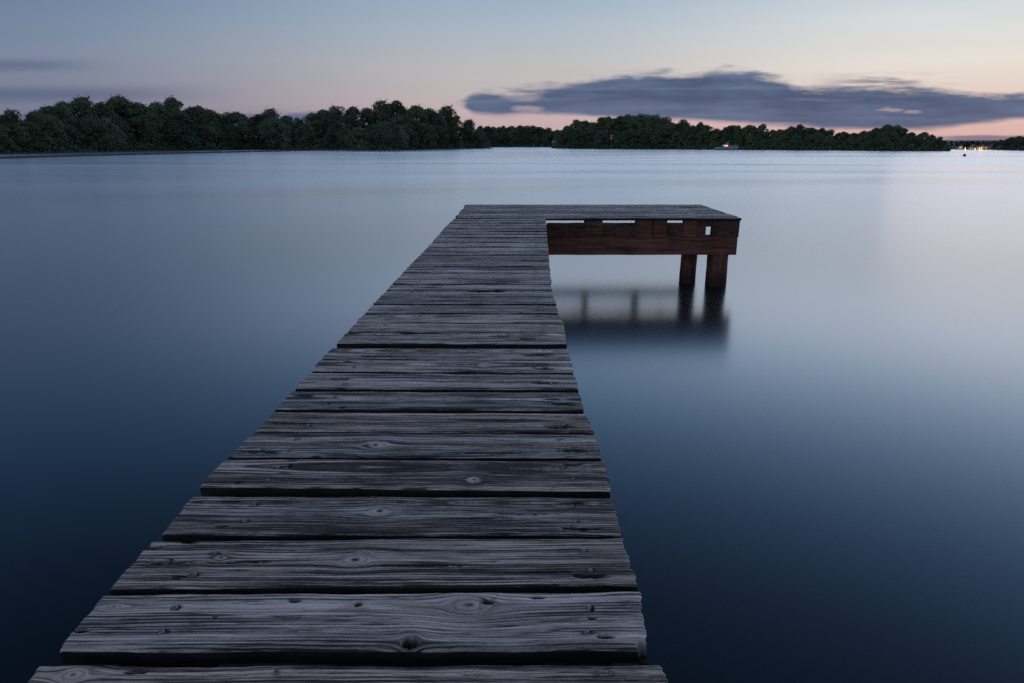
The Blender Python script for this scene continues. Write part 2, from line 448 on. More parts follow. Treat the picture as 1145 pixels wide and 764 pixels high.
def water_material():
    m, nt, bs, out = material('lake_water')
    co = nt.n('ShaderNodeTexCoord').outputs['Object']
    x, y, z = nt.sep(co)
    dist = nt.m('SQRT', nt.m('ADD', nt.m('MULTIPLY', x, x), nt.m('MULTIPLY', y, y)))
    # sheltered glass by the pier, wind ruffle farther out, drawn into long lanes
    lane = nt.noise(nt.xyz(nt.m('MULTIPLY', x, 0.012), nt.m('MULTIPLY', y, 0.045), 2.0), 1.0, 4.0, 0.55, 0.8)
    lane2 = nt.noise(nt.xyz(nt.m('MULTIPLY', x, 0.05), nt.m('MULTIPLY', y, 0.16), 7.0), 1.0, 3.0, 0.5, 0.6)
    r0 = nt.rng(dist, 12.5, 30.0, 0.205, 0.235)
    ln = nt.m('ADD', nt.m('MULTIPLY', nt.m('SUBTRACT', lane, 0.5), 0.26), nt.m('MULTIPLY', nt.m('SUBTRACT', lane2, 0.5), 0.07))
    ln = nt.m('MULTIPLY', ln, nt.rng(dist, 12.0, 50.0))
    rough = nt.m('ADD', r0, ln)
    gl = nt.n('ShaderNodeBsdfGlossy')
    nt.put(gl.inputs['Color'], (1, 1, 1, 1))
    nt.put(gl.inputs['Roughness'], rough)
    fr = nt.n('ShaderNodeFresnel')
    fr.inputs['IOR'].default_value = 1.333
    df = nt.n('ShaderNodeBsdfDiffuse')
    nt.put(df.inputs['Color'], (0.0035, 0.0075, 0.013, 1))
    mx = nt.n('ShaderNodeMixShader')
    # facets of the ruffled surface hide one another at the flattest angles
    nt.l(nt.m('MULTIPLY', fr.outputs[0], nt.m('SUBTRACT', 1.0, nt.m('MULTIPLY', nt.m('POWER', fr.outputs[0], 2.0), 0.36))), mx.inputs[0]); nt.l(df.outputs[0], mx.inputs[1]); nt.l(gl.outputs[0], mx.inputs[2])
    nt.l(mx.outputs[0], out.inputs[0])
    m.node_tree.nodes.remove(bs)
    return m


M_water = water_material()


def leaf_material(name, a, b, c):
    m, nt, bs, out = material(name)
    oi = nt.n('ShaderNodeObjectInfo').outputs['Random']
    co = nt.n('ShaderNodeTexCoord').outputs['Object']
    n1 = nt.noise(co, 0.55, 2.0, 0.5)
    n2 = nt.noise(co, 3.5, 2.0, 0.5)
    k = nt.mix(nt.rng(n1, 0.36, 0.64), (*a, 1), (*b, 1))
    k = nt.mix(nt.m('MULTIPLY', oi, 0.7), k, (*c, 1))
    kk = nt.m('MULTIPLY', nt.rng(n2, 0.25, 0.75, 0.7, 1.3), nt.m('MULTIPLY_ADD', nt.m('FRACT', nt.m('MULTIPLY', oi, 7.31)), 0.6, 0.75))
    nt.l(nt.mix(1.0, k, nt.xyz(kk, kk, kk), 'MULTIPLY'), bs.inputs['Base Color'])
    bs.inputs['Roughness'].default_value = 0.7
    bs.inputs['Specular IOR Level'].default_value = 0.2
    return m


M_leaf = leaf_material('dark_green_leaves', (0.080, 0.104, 0.050), (0.120, 0.140, 0.068), (0.088, 0.115, 0.072))
M_leaf_pale = leaf_material('pale_willow_leaves', (0.105, 0.130, 0.082), (0.155, 0.180, 0.115), (0.12, 0.15, 0.10))
M_bark = plain('tree_bark', (0.055, 0.042, 0.034), 0.9, 0, 0.35, 4)
M_land = plain('bank_earth', (0.040, 0.036, 0.026), 0.95, 0, 0.4, 0.6)
M_mud = plain('wet_dyke_stone', (0.035, 0.033, 0.033), 0.8, 0, 0.4, 1.4)

# ------------------------------------------------------------------ water
bm = bmesh.new()
rings = [0.0, 8, 20, 50, 120, 300, 800, 2500, 9000]
seg = 48
c0 = bm.verts.new((0, 0, 0))
prev = None
for r in rings[1:]:
    cur = [bm.verts.new((r * math.cos(2 * math.pi * k / seg), r * math.sin(2 * math.pi * k / seg), 0)) for k in range(seg)]
    for k in range(seg):
        if prev is None: bm.faces.new((c0, cur[k], cur[(k + 1) % seg]))
        else: bm.faces.new((prev[k], cur[k], cur[(k + 1) % seg], prev[(k + 1) % seg]))
    prev = cur
tag(from_bm('water', bm, M_water), kind='structure')

# ------------------------------------------------------------------ the pier
pier = empty('pier', (0, 0, 0))
tag(pier, 'weathered grey wooden pier on dark posts, ending in a platform turned to one side', 'pier')


def vnoise1(x, seed):
    x = np.asarray(x, float)
    i = np.floor(x).astype(int)
    f = x - i
    f = f * f * (3 - 2 * f)
    h = lambda k: np.modf(np.abs(np.sin(k * 127.1 + seed * 311.7) * 43758.5453))[0]
    return h(i) * (1 - f) + h(i + 1) * f - 0.5


def fbm1(x, seed, oct=3):
    return sum(vnoise1(np.asarray(x) * 2 ** o, seed + o * 7.3) / 2 ** o for o in range(oct))


def smooth(a, b, x):
    t = np.clip((x - a) / (b - a), 0, 1)
    return t * t * (3 - 2 * t)


class Deck:
    def __init__(self):
        self.co, self.faces, self.smooth, self.fm = [], [], [], []
        self.at = {k: [] for k in ('along', 'ring', 'knot_radius', 'knot', 'seed', 'pit')}
        self.n = 0

    def board(self, bl_far, br_far, bl_near, br_near, seed, nx, ny, thick=0.045, knots=(), pits=(), lift=0.0, rag=0.006):
        """one plank; corners are (x, y) of its upper face; knots and pits are (x, y, radius, stretch, depth) in the world"""
        A, B, C, E = (np.array(p[:2], float) for p in (bl_near, br_near, bl_far, br_far))
        w = np.linalg.norm((C + E) / 2 - (A + B) / 2)
        L = np.linalg.norm((B + E) / 2 - (A + C) / 2)
        s = np.concatenate([[0, 0.0025], np.linspace(0.006, 0.994, nx), [0.9975, 1]])
        t = np.concatenate([[0, 0.012, 0.03], np.linspace(0.06, 0.94, ny), [0.97, 0.988, 1]])
        S, T = np.meshgrid(s, t)                      # rows across, columns along
        P = (A[None, None] * ((1 - S) * (1 - T))[..., None] + B * (S * (1 - T))[..., None] + C * ((1 - S) * T)[..., None] + E * (S * T)[..., None])
        X, Y = P[..., 0].copy(), P[..., 1].copy()
        # ragged ends and worn long edges
        sharp = lambda q, k: fbm1(q, k, 4) + 0.5 * vnoise1(q * 5, k + 3)
        X += (1 - smooth(0, 0.05, S)) * rag * 2.2 * sharp(T * 5 + seed * 9, seed * 17 + 1)
        X += smooth(0.95, 1, S) * rag * 2.2 * sharp(T * 5 + seed * 5, seed * 23 + 2)
        e_n = 0.007 * fbm1(S * L * 6 + seed * 31, seed * 3 + 4, 4)
        e_f = 0.007 * fbm1(S * L * 6 + seed * 37, seed * 5 + 6, 4)
        Y += (1 - smooth(0, 0.25, T)) * e_n + smooth(0.75, 1, T) * e_f
        ed = np.minimum(T, 1 - T) * w
        en = np.minimum(S, 1 - S) * L
        rr = 0.009
        rnd = lambda d: rr - np.sqrt(np.maximum(rr ** 2 - np.maximum(rr - d, 0) ** 2, 0))
        Z = np.full_like(X, D + lift) - 0.8 * rnd(ed) - 0.5 * rnd(en)
        Z += 0.0022 * (2 * T - 1) ** 2 * np.sin(seed * 40) + 0.003 * (S - 0.5) * (T - 0.5) * np.cos(seed * 70) + 0.002 * fbm1(S * L * 2 + seed * 3, seed * 11)
        # grain coordinates, bent round the knots
        yl = T * w
        ye = yl.copy()
        kr = np.full_like(X, 9.0); kn = np.zeros_like(X); pit = np.zeros_like(X)
        for (kx, ky, a, st, dep) in knots:
            dx = (X - kx) / st; dy = Y - ky
            r2 = dx * dx + dy * dy
            r = np.sqrt(r2) / a
            ye -= dy * 1.0 / np.maximum(r2 / a ** 2, 1.0) * np.exp(-r2 / (5.0 * a) ** 2)
            msk = 1 - smooth(0.7, 1.15, r)
            kr = np.where(msk > kn, r, kr)
            kn = np.maximum(kn, msk)
            Z += 0.0035 * msk * (1 - smooth(0.0, 0.5, r))
            Z -= dep * (1 - smooth(0.72, 0.95, r))
            if dep > 0: pit = np.maximum(pit, 1 - smooth(0.78, 0.98, r))
        for (kx, ky, a, st, dep) in pits:
            wig = 0.5 * a * fbm1(X * 30, seed * 71 + kx, 3)
            dx = (X - kx) / st; dy = Y - ky + wig
            r = np.sqrt(dx * dx + dy * dy) / a
            msk = 1 - smooth(0.45, 1.0, r + 0.4 * fbm1(X * 70 + Y * 90, seed + 9, 2))
            Z -= dep * msk
            pit = np.maximum(pit, msk)
        c_y = w * (0.15 + 1.1 * np.modf(abs(math.sin(seed * 913.3)))[0])
        hh = 0.035 + 0.05 * fbm1(X * 0.8 + seed * 50, seed * 7 + 3, 2) + 0.03 * (S - 0.5) * math.sin(seed * 333)
        ring = np.sqrt((ye - c_y) ** 2 + hh ** 2) + 0.006 * fbm1(X * 2.2 + seed * 20, seed * 13, 3)
        my, mx = X.shape
        top = np.stack([X, Y, Z], -1).reshape(-1, 3)
        idx = np.arange(my * mx).reshape(my, mx) + self.n
        q = np.stack([idx[:-1, :-1], idx[:-1, 1:], idx[1:, 1:], idx[1:, :-1]], -1).reshape(-1, 4)
        self.co.append(top); self.faces.append(q); self.smooth.append(np.ones(len(q), bool)); self.fm.append(np.zeros(len(q), np.int32))
        vals = dict(along=X + seed * 11, ring=ring, knot_radius=kr, knot=kn, seed=np.full_like(X, seed), pit=pit)
        for k in self.at: self.at[k].append(vals[k].reshape(-1))
        self.n += my * mx
        # sides and underside (own vertices, so the arris stays crisp)
        per = np.concatenate([idx[0, :], idx[1:, -1], idx[-1, -2::-1], idx[-2:0:-1, 0]]) - idx[0, 0]
        pt = top[per]
        pb = pt.copy(); pb[:, 2] = D + lift - thick
        pm = pt.copy(); pm[:, 2] = (pt[:, 2] + pb[:, 2]) / 2
        k = len(per)
        b0 = self.n
        self.co.append(np.concatenate([pt, pm, pb]))
        i = np.arange(k); j = (i + 1) % k
        for a_, b_ in ((0, k), (k, 2 * k)):
            qq = np.stack([b0 + a_ + i, b0 + b_ + i, b0 + b_ + j, b0 + a_ + j], -1)
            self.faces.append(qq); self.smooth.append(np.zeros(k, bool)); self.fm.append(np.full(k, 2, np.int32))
        v_side = np.concatenate([vals['ring'].reshape(-1)[per], vals['ring'].reshape(-1)[per] + 0.02, vals['ring'].reshape(-1)[per] + 0.04])
        for nm in self.at:
            src = vals[nm].reshape(-1)[per]
            self.at[nm].append(v_side if nm == 'ring' else np.tile(src, 3))
        self.n += 3 * k
        self.bottom = getattr(self, 'bottom', [])
        self.bottom.append([b0 + 2 * k + int(q) for q in range(k)][::-1])

    def nail(self, x, y, z, r=0.0065):
        b0 = self.n
        pts = [(x, y, z + 0.0035)]
        for rr, dz in ((0.6, 0.003), (1.0, 0.0012), (1.05, -0.004)):
            for k in range(10):
                an = 2 * math.pi * k / 10
                pts.append((x + r * rr * math.cos(an), y + r * rr * math.sin(an), z + dz))
        tri = [(b0, b0 + 1 + k, b0 + 1 + (k + 1) % 10) for k in range(10)]
        qs = [(b0 + 1 + o * 10 + k, b0 + 11 + o * 10 + k, b0 + 11 + o * 10 + (k + 1) % 10, b0 + 1 + o * 10 + (k + 1) % 10) for o in range(2) for k in range(10)]
        self.co.append(np.array(pts)); self.n += len(pts)
        self.nails = getattr(self, 'nails', [])
        self.nails += tri + qs
        for nm in self.at: self.at[nm].append(np.zeros(len(pts)))

    def build(self, name):
        me = bpy.data.meshes.new(name)
        co = np.concatenate(self.co)
        quads = np.concatenate(self.faces).tolist()
        sm = np.concatenate(self.smooth)
        nails = getattr(self, 'nails', [])
        me.from_pydata(co.tolist(), [], quads + self.bottom + nails)
        flags = np.concatenate([sm, np.zeros(len(self.bottom), bool), np.ones(len(nails), bool)])
        me.polygons.foreach_set('use_smooth', flags)
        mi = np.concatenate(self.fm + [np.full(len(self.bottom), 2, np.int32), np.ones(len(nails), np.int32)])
        me.polygons.foreach_set('material_index', mi)
        for k, v in self.at.items():
            a = me.attributes.new(k, 'FLOAT', 'POINT')
            a.data.foreach_set('value', np.concatenate(v).astype(np.float32))
        me.update()
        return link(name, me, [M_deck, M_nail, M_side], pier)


LEFT = [(764, 22), (744, 45), (727.5, 65), (664.6, 116), (658, 122), (604.8, 170), (595.6, 180.6), (554, 215.5), (545, 221), (513, 252.6), (510, 255), (483, 284), (460, 306), (438, 326), (417, 345),
        (389, 371), (361.3, 397), (333, 424), (318, 438), (298.8, 456), (277, 477.5), (252, 499.6), (244.5, 508)]
RIGHT = [(764, 741), (743, 737), (725.6, 724), (661.8, 715.5), (654, 713), (602, 696), (596, 694.7), (555, 684), (549.5, 683), (516, 676), (511.6, 672.5), (485, 666), (462, 654), (439.5, 648), (435.5, 647),
         (418, 642), (390, 635), (373, 632), (361, 630), (351, 624), (333, 620), (326, 616.5), (306, 615), (285, 613.5), (266, 612), (244.6, 610)]


def edge(tab, y):
    t = sorted(tab)
    return float(np.interp(y, [a for a, _ in t], [b for _, b in t]))


# far row (left, right), near row (left, right) of each plank in the photograph
ROWS = [((664.6, 661.8), (727.5, 725.6)), ((604.8, 602), (658, 654.3)), ((554, 555.4), (595.6, 597)), ((513, 516.4), (545, 549.5)), ((482.8, 485.2), (510, 511.6)), ((460, 462), (481.4, 483.6)),
        ((438, 439.5), (458, 459.6)), ((417, 418.6), (434.6, 435.6)), ((402.4, 403.2), (414.8, 416.2)), ((388.8, 390), (401.8, 402.6)), ((372.2, 373.2), (384.4, 385.2)), ((361.2, 361.6), (371.7, 372.6)),
        ((351.2, 351.5), (360.6, 361)), ((341.6, 341.8), (350.7, 351)), ((333, 333), (341, 341.2)), ((325.3, 325.2), (332.4, 332.4)), ((318.6, 318.4), (324.9, 324.8)), ((312.3, 312.2), (318.2, 318)),
        ((306, 305.8), (311.8, 311.8)), ((302.2, 302.0), (305.4, 305.4)), ((298.8, 298.6), (301.9, 301.8)), ((292.5, 292.3), (298.2, 298)), ((285.9, 285.6), (292.2, 292)), ((281.2, 281), (285.3, 285.1)), ((277.1, 276.9), (280.9, 280.8)), ((271.6, 271.4), (276.2, 276.1)),
        ((266.1, 266), (271.3, 271.2)), ((262.8, 262.6), (265.8, 265.7)), ((259.6, 259.5), (262.4, 262.3)), ((256.5, 256.4), (259.4, 259.3)), ((253.1, 253), (256.1, 256)), ((250, 249.9), (252.9, 252.8)),
        ((247.2, 247.1), (249.7, 249.7)), ((244.9, 244.9), (247, 247))]
W = lambda px, py: tuple(at(px, py, D)[:2])
mpp = lambda py: (at(573, py, D).y * math.cos(TH) + H * math.sin(TH)) / F      # metres per pixel across


def K(px, py, rx, ry, dep=0.0):
    """a knot or pit seen at a place of the photograph, rx by ry of its pixels"""
    x, y = W(px, py)
    y0 = W(px, py + ry)[1]; y1 = W(px, py - ry)[1]
    a = (y1 - y0) / 2
    return (x, y, a, max(rx * mpp(py) / a, 0.6), dep)


KNOTS = {0: [K(524, 677, 26, 9), K(459, 718, 11, 7.5, 0.05), K(128, 679, 9, 3)], 1: [K(397, 627, 17, 6), K(247, 624, 8, 3)], 2: [K(424, 572, 13, 4.5)],
         3: [K(530, 537, 9, 4)], 4: [K(420, 498, 14, 4)], 8: [K(541, 408, 7, 2.4)]}
PITS = {0: [K(545, 673, 10, 4, 0.012), K(662, 681, 3, 2.5, 0.02), K(662, 691, 6, 2, 0.008), K(400, 676, 6, 3, 0.006), K(330, 672, 9, 2, 0.004), K(240, 690, 4, 2, 0.02), K(676, 712, 16, 3, 0.006), K(92, 705, 12, 3, 0.012), K(600, 668, 12, 2, 0.008), K(720, 722, 9, 7, 0.06)],
        1: [K(172, 612, 14, 4, 0.02), K(185, 628, 30, 3.0, 0.022), K(250, 629, 60, 1.3, 0.012), K(660, 645, 22, 3, 0.008), K(600, 640, 50, 1.0, 0.008), K(450, 633, 80, 0.9, 0.008), K(200, 645, 12, 3, 0.01), K(210, 607, 16, 2, 0.008)],
        2: [K(648, 590, 28, 2.5, 0.010), K(590, 574, 40, 1.2, 0.012), K(245, 588, 12, 1.5, 0.008), K(424, 571, 4, 2.0, 0.01), K(258, 560, 14, 1.5, 0.006), K(520, 579, 70, 0.8, 0.008), K(640, 562, 24, 1.5, 0.008)],
        3: [K(325, 521, 4, 3, 0.012), K(266, 540, 5, 1.5, 0.006), K(640, 520, 14, 1.5, 0.005)],
        4: [K(560, 507, 60, 0.9, 0.008), K(645, 503, 24, 3, 0.008), K(290, 505, 30, 3, 0.006)],
        5: [K(628, 477, 26, 2.5, 0.010), K(330, 473, 40, 1.0, 0.008), K(560, 470, 60, 0.8, 0.006)],
        6: [K(630, 452, 20, 2.5, 0.010), K(340, 443, 14, 2, 0.006), K(383, 456, 5, 1.2, 0.008)],
        7: [K(610, 428, 20, 1.8, 0.008), K(380, 424, 18, 1.2, 0.006)], 8: [K(388, 405, 10, 1.5, 0.006), K(610, 412, 18, 1.2, 0.006)], 9: [K(600, 397, 24, 1.5, 0.008), K(430, 399, 30, 0.8, 0.006)],
        10: [K(560, 376, 14, 1.6, 0.01), K(590, 379, 12, 1.6, 0.008), K(470, 373, 26, 0.8, 0.008)], 15: [K(545, 325.2, 26, 1.6, 0.015)], 16: [K(560, 324.5, 22, 1.2, 0.01), K(480, 321, 14, 0.9, 0.01)]}

SEED = [0.37, 0.81, 0.13, 0.52, 0.93, 0.28, 0.66, 0.07, 0.74, 0.45, 0.19, 0.59, 0.88, 0.33, 0.02, 0.71, 0.24, 0.96, 0.49, 0.62, 0.15, 0.83, 0.40, 0.55, 0.10, 0.77, 0.30, 0.90, 0.05, 0.68, 0.21, 0.47, 0.85, 0.36]
walk = Deck()
NAIL_R, NAIL_L = [], []
for i, ((fl, fr), (nl, nr)) in enumerate(ROWS):
    ex = 0.0 if i < 3 else 0.7 if i < 10 else 0.9 if i < 18 else 0.6
    nl -= ex; nr -= ex
    bl_f, br_f = W(edge(LEFT, fl), fl), W(edge(RIGHT, fr), fr)
    bl_n, br_n = W(edge(LEFT, nl), nl), W(edge(RIGHT, nr), nr)
    nx, ny = (420, 56) if i < 4 else (240, 30) if i < 10 else (120, 14) if i < 18 else (60, 6)
    ym = (bl_f[1] + bl_n[1] + br_f[1] + br_n[1]) / 4
    wd = abs(bl_f[1] - bl_n[1])
    spots = [(xx + random.uniform(-0.018, 0.018), ym + (q - 0.5) * wd + random.uniform(-0.012, 0.012)) for xx in (br_n[0] - 0.155, bl_n[0] + 0.24) for q in (0.27, 0.72)]
    stains = [(x + 0.004, y, random.uniform(0.010, 0.016), random.uniform(1.2, 2.4), 0.001) for x, y in spots if i < 16]
    walk.board(bl_f, br_f, bl_n, br_n, SEED[i], nx, ny, knots=KNOTS.get(i, ()), pits=[*PITS.get(i, ()), *stains], lift=0.0012 * math.sin(i * 2.4), rag=0.004 if i < 10 else 0.005)
    for x, y in spots: walk.nail(x, y, D + 0.0012 * math.sin(i * 2.4) + 0.0018, 0.0082)
# the planks under and behind the eye
yb = W(573, 745)[1]
bl, br = W(45, 744.5), W(737, 743)
ww = W(573, 664)[1] - W(573, 727)[1]
near_y = yb - ww
for j in range(9):
    dy = -(ww + 0.02) * j
    sh = random.uniform(-0.015, 0.015) if j else 0
    a = [(bl[0] + sh, W(45, 744)[1] + dy), (br[0] + sh + 0.004, W(737, 743)[1] + dy), (bl[0] + 0.01 + sh, near_y + dy), (br[0] + 0.022 + sh, near_y + dy)]
    walk.board(a[0], a[1], a[2], a[3], (0.57 + 0.37 * j) % 1.0, *((420, 56) if j == 0 else (60, 8)), lift=0.001 * math.sin(j * 2.1 + 1), rag=0.004,
               knots=[K(82, 755, 15, 8)] if j == 0 else (), pits=[K(150, 752, 16, 2, 0.006), K(705, 761, 20, 0.8, 0.006)] if j == 0 else ())
    if j == 0:
        for px in (668, 684, 310): walk.nail(*W(px, 752.5), D + 0.0035, 0.0085)
        for px in (663, 673, 300): walk.nail(*W(px, 790), D + 0.0035, 0.0075)
walk.build('walkway_decking')

# platform at the end, planks side by side, drawn square to the walkway
Yn, Yf = W(573, 243.9)[1], W(573, 228.7)[1]
XL_n, XL_f = W(509, 243.5)[0], W(521, 228.6)[0]
XR = (W(827, 243)[0] + W(786, 229.6)[0]) / 2
plat = Deck()
nb = 10
pit_p = [K(768, 231.5, 12, 0.8, 0.012)]
for k in range(nb):
    y0 = Yn + (Yf - Yn) * k / nb
    y1 = Yn + (Yf - Yn) * (k + 1) / nb - 0.03
    xl0 = XL_n + (XL_f - XL_n) * k / nb + random.uniform(-0.02, 0.02)
    xr0 = XR + random.uniform(-0.012, 0.012)
    plat.board((xl0 + 0.01, y1 + 0.01), (xr0, y1), (xl0, y0 + 0.01), (xr0, y0), (0.29 + 0.41 * k) % 1.0, 160, 8, lift=0.002 * math.sin(k * 1.9), pits=pit_p, rag=0.006)
    for xx in (XR - 0.18, 2.9, 1.9, 0.2, -0.9):
        for q in (0.3, 0.7): plat.nail(xx, y0 + q * (y1 - y0), D + 0.002 * math.sin(k * 1.9), 0.006)
plat.build('platform_decking')

# beams, joists and posts
zb = D - 0.046                                    # underside of the planks
vpx = 795.5 / (Yn * math.cos(TH) + H * math.sin(TH))       # picture rows per metre at the near edge
xpx = lambda px, yy, h: (px - PW / 2) / F * (yy * math.cos(TH) + (HW - h) * math.sin(TH))
z_of = lambda py: HW - (py - YH) / vpx
Z1, Z2, Z3 = z_of(250.2), z_of(266.8), z_of(287.4)


def timber(name, x0, x1, y0, y1, z0, z1, m, bev=0.008):
    bm = bmesh.new()
    box(bm, x0, x1, y0, y1, z0, z1)
    for _ in range(2):
        long = [e for e in bm.edges if e.calc_length() > 0.55]
        bmesh.ops.subdivide_edges(bm, edges=long, cuts=3)
    for v in bm.verts:
        v.co += Vector((random.uniform(-1, 1), random.uniform(-1, 1), random.uniform(-1, 1))) * 0.0025
    return from_bm(name, bm, m, pier)


# near side: the lower beam, and over it the rim pieces between joist ends
timber('beam', -0.95, xpx(823.5, Yn, Z3), Yn + 0.02, Yn + 0.17, Z3, Z2 - 0.003, M_beam)
timber('rim_board', 0.62, xpx(789.5, Yn, Z2), Yn + 0.05, Yn + 0.10, Z2, Z1, M_joist)
timber('end_block', xpx(796, Yn, Z2), XR - 0.012, Yn + 0.03, Yn + 0.13, Z2, zb - 0.002, M_joist)
timber('packing_strip', xpx(780, Yn, Z2), xpx(796, Yn, Z2) - 0.003, Yn + 0.052, Yn + 0.098, z_of(254.5), zb - 0.002, M_joist)
timber('packing_strip', xpx(789.5, Yn, Z2) + 0.003, xpx(796, Yn, Z2) - 0.003, Yn + 0.052, Yn + 0.098, Z2, z_of(264), M_joist)
# far side: lower beam only, the joist ends standing on it
timber('beam', -0.95, XR - 0.05, Yf - 0.25, Yf - 0.12, Z3 + 0.06, Z3 + 0.25, M_beam)
for a, b in ((655, 674), (711, 729), (731, 746), (765, 779)):
    x0, x1 = xpx(a, Yn, 1.0), xpx(b, Yn, 1.0)
    timber('packing_block', x0, x1, Yn + 0.035, Yn + 0.048, Z2 + 0.004, zb - 0.002, M_beam)
    timber('packing_block', x0, x1, Yn + 0.103, Yn + 0.16, Z2 + 0.004, zb - 0.002, M_joist)
for xm in (-0.9, 0.2, 1.42, 2.45, 3.30):
    timber('joist', xm - 0.07, xm + 0.07, Yn + 0.17, Yf - 0.02, zb - 0.052, zb - 0.002, M_joist)
for xm, hw in ((-0.9, .1), (0.2, .1), (1.60, .06), (2.70, .075)):
    timber('packing_block', xm - hw, xm + hw, Yf - 0.24, Yf - 0.13, Z3 + 0.253, zb - 0.054, M_joist)
# stringers under the walkway with a cross beam on each pair of posts
ys0 = near_y - 9 * (ww + 0.02)
for xs, xe in ((-1.02, -0.9), (0.18, 0.36)):
    bm = bmesh.new()
    hw_ = 0.055
    vs = [bm.verts.new((x + sx * hw_, y, z)) for (x, y) in ((xs, ys0), (xe, Yn - 0.02)) for sx in (-1, 1) for z in (zb - 0.26, zb - 0.003)]
    for f in ((0, 1, 3, 2), (4, 6, 7, 5), (0, 4, 5, 1), (2, 3, 7, 6), (1, 5, 7, 3), (0, 2, 6, 4)): bm.faces.new([vs[q] for q in f])
    bmesh.ops.recalc_face_normals(bm, faces=bm.faces[:])
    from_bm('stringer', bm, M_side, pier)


def post(x, y, top, r, bottom=-1.2, lean=(0, 0)):
    rr = random.Random(int(x * 1000 + y * 77))
    bm = bmesh.new()
    n = 14
    pts = [(x + lean[0] * (top - q) + rr.uniform(-.004, .004), y + lean[1] * (top - q), q) for q in [bottom + (top - bottom) * k / n for k in range(n + 1)]]
    tube(bm, pts, [r * (1.02 - 0.05 * k / n + rr.uniform(-.012, .012)) for k in range(n + 1)], 20, 0.012, rr)
    return from_bm('post', bm, M_post, pier, smooth=True)


for yc in (3.2, 7.0):
    timber('cross_beam', -1.05, 0.30, yc - 0.07, yc + 0.07, zb - 0.50, zb - 0.262, M_beam)
    post(-0.86, yc, zb - 0.502, 0.13); post(0.16, yc, zb - 0.502, 0.13)
yp, yq = Yn + 0.20, Yf - 0.28
pr = (815 - 791) / 2 / F * (yp * math.cos(TH) + 1.9 * math.sin(TH))
post(xpx(803, yp, 0.6), yp + 0.0, Z3 - 0.002, pr * 0.98)
ym_ = Yn + 0.42
post(xpx(771, ym_, 0.6), ym_, zb - 0.054, (780 - 762) / 2 / F * (ym_ * math.cos(TH) + 1.9 * math.sin(TH)))
post(xpx(771, yq, 0.6), yq, Z3 + 0.058, 0.11)
for xx in (-0.75, 0.1):
    post(xx, yp, Z3 - 0.002, 0.15); post(xx, yq, Z3 + 0.058, 0.15)
# ------------------------------------------------------------------ shores
def shore(pts, back, name='shore', hgt=0.5, ridge=2.8):
    """a low bank: its water line follows photograph places, its body runs back from the water"""
    bm = bmesh.new()
    P = [at(px, py, 0.0) for px, py in pts]
    Q = []
    for a, b in zip(P, P[1:]):
        n = max(2, int((b - a).length / 4))
        for k in range(n): Q.append(a.lerp(b, k / n))
    Q.append(P[-1])
    rows = []
    prof = [(-1.5, -0.6), (0, 0.02), (0.7, hgt * 0.6), (3, hgt), (12, hgt * 1.6), (back * 0.6, max(ridge * 0.8, hgt)), (back, ridge), (back + 6, -0.6)]
    for i, p in enumerate(Q):
        d = Vector((p.x, p.y, 0)).normalized()
        rows.append([bm.verts.new((p.x + d.x * (o + random.uniform(-.5, .5)), p.y + d.y * (o + random.uniform(-.5, .5)), z + random.uniform(-.12, .12) * (z > 0.1))) for o, z in prof])
    for a, b in zip(rows, rows[1:]):
        for k in range(len(prof) - 1): bm.faces.new((a[k], b[k], b[k + 1], a[k + 1]))
    bmesh.ops.recalc_face_normals(bm, faces=bm.faces[:])
    return tag(from_bm(name, bm, M_land, smooth=True), kind='structure')


S_LEFT = [(-330, 178), (-150, 174.8), (0, 171.8), (150, 169.0), (290, 167.1), (385, 167.4), (402, 168.0), (470, 167.0), (548, 165.7)]
S_GAP = [(520, 164.4), (570, 164.3), (625, 164.4), (660, 164.6)]
S_ISLE = [(617, 165.9), (700, 166.3), (760, 166.8), (850, 167.6), (950, 168.4), (1062, 169.2)]
S_BACK = [(-420, 163.4), (200, 163.4), (640, 163.2), (900, 163.4), (1200, 163.8), (1600, 164)]
S_FAR = [(1000, 166.8), (1060, 167.0), (1110, 167.6), (1145, 168.4), (1250, 170), (1420, 172)]
shore(S_LEFT, 60)
shore(S_GAP, 50)
shore(S_ISLE, 34)
shore(S_FAR, 60)
shore(S_BACK, 120, hgt=1.1, ridge=3.0)

# the low dyke that runs out from the left shore
bm = bmesh.new()
A = [at(px, py, 0.0) for px, py in ((-260, 186.5), (-120, 181.5), (0, 177.6), (100, 174.8), (220, 171.6), (320, 169.4), (398, 168.0))]
prev = None
Q = []
for a, b in zip(A, A[1:]):
    n = max(3, int((b - a).length / 2))
    Q += [a.lerp(b, k / n) for k in range(n)]
Q.append(A[-1])
for i, p in enumerate(Q):
    d = Vector((p.x, p.y, 0)).normalized()
    r = random.uniform
    top = 0.30 + r(-.04, .04)
    cur = [bm.verts.new((p.x + d.x * o, p.y + d.y * o, z)) for o, z in ((-0.8, -0.4), (-0.2, 0.10 + r(-.03, .03)), (0.3, top), (0.9, top + r(-.03, .03)), (1.8, -0.4))]
    if prev:
        for k in range(4): bm.faces.new((prev[k], cur[k], cur[k + 1], prev[k + 1]))
    prev = cur
bmesh.ops.recalc_face_normals(bm, faces=bm.faces[:])
tag(from_bm('dyke', bm, M_mud), 'long low dark stone dyke just above the water before the left wood', 'dyke')


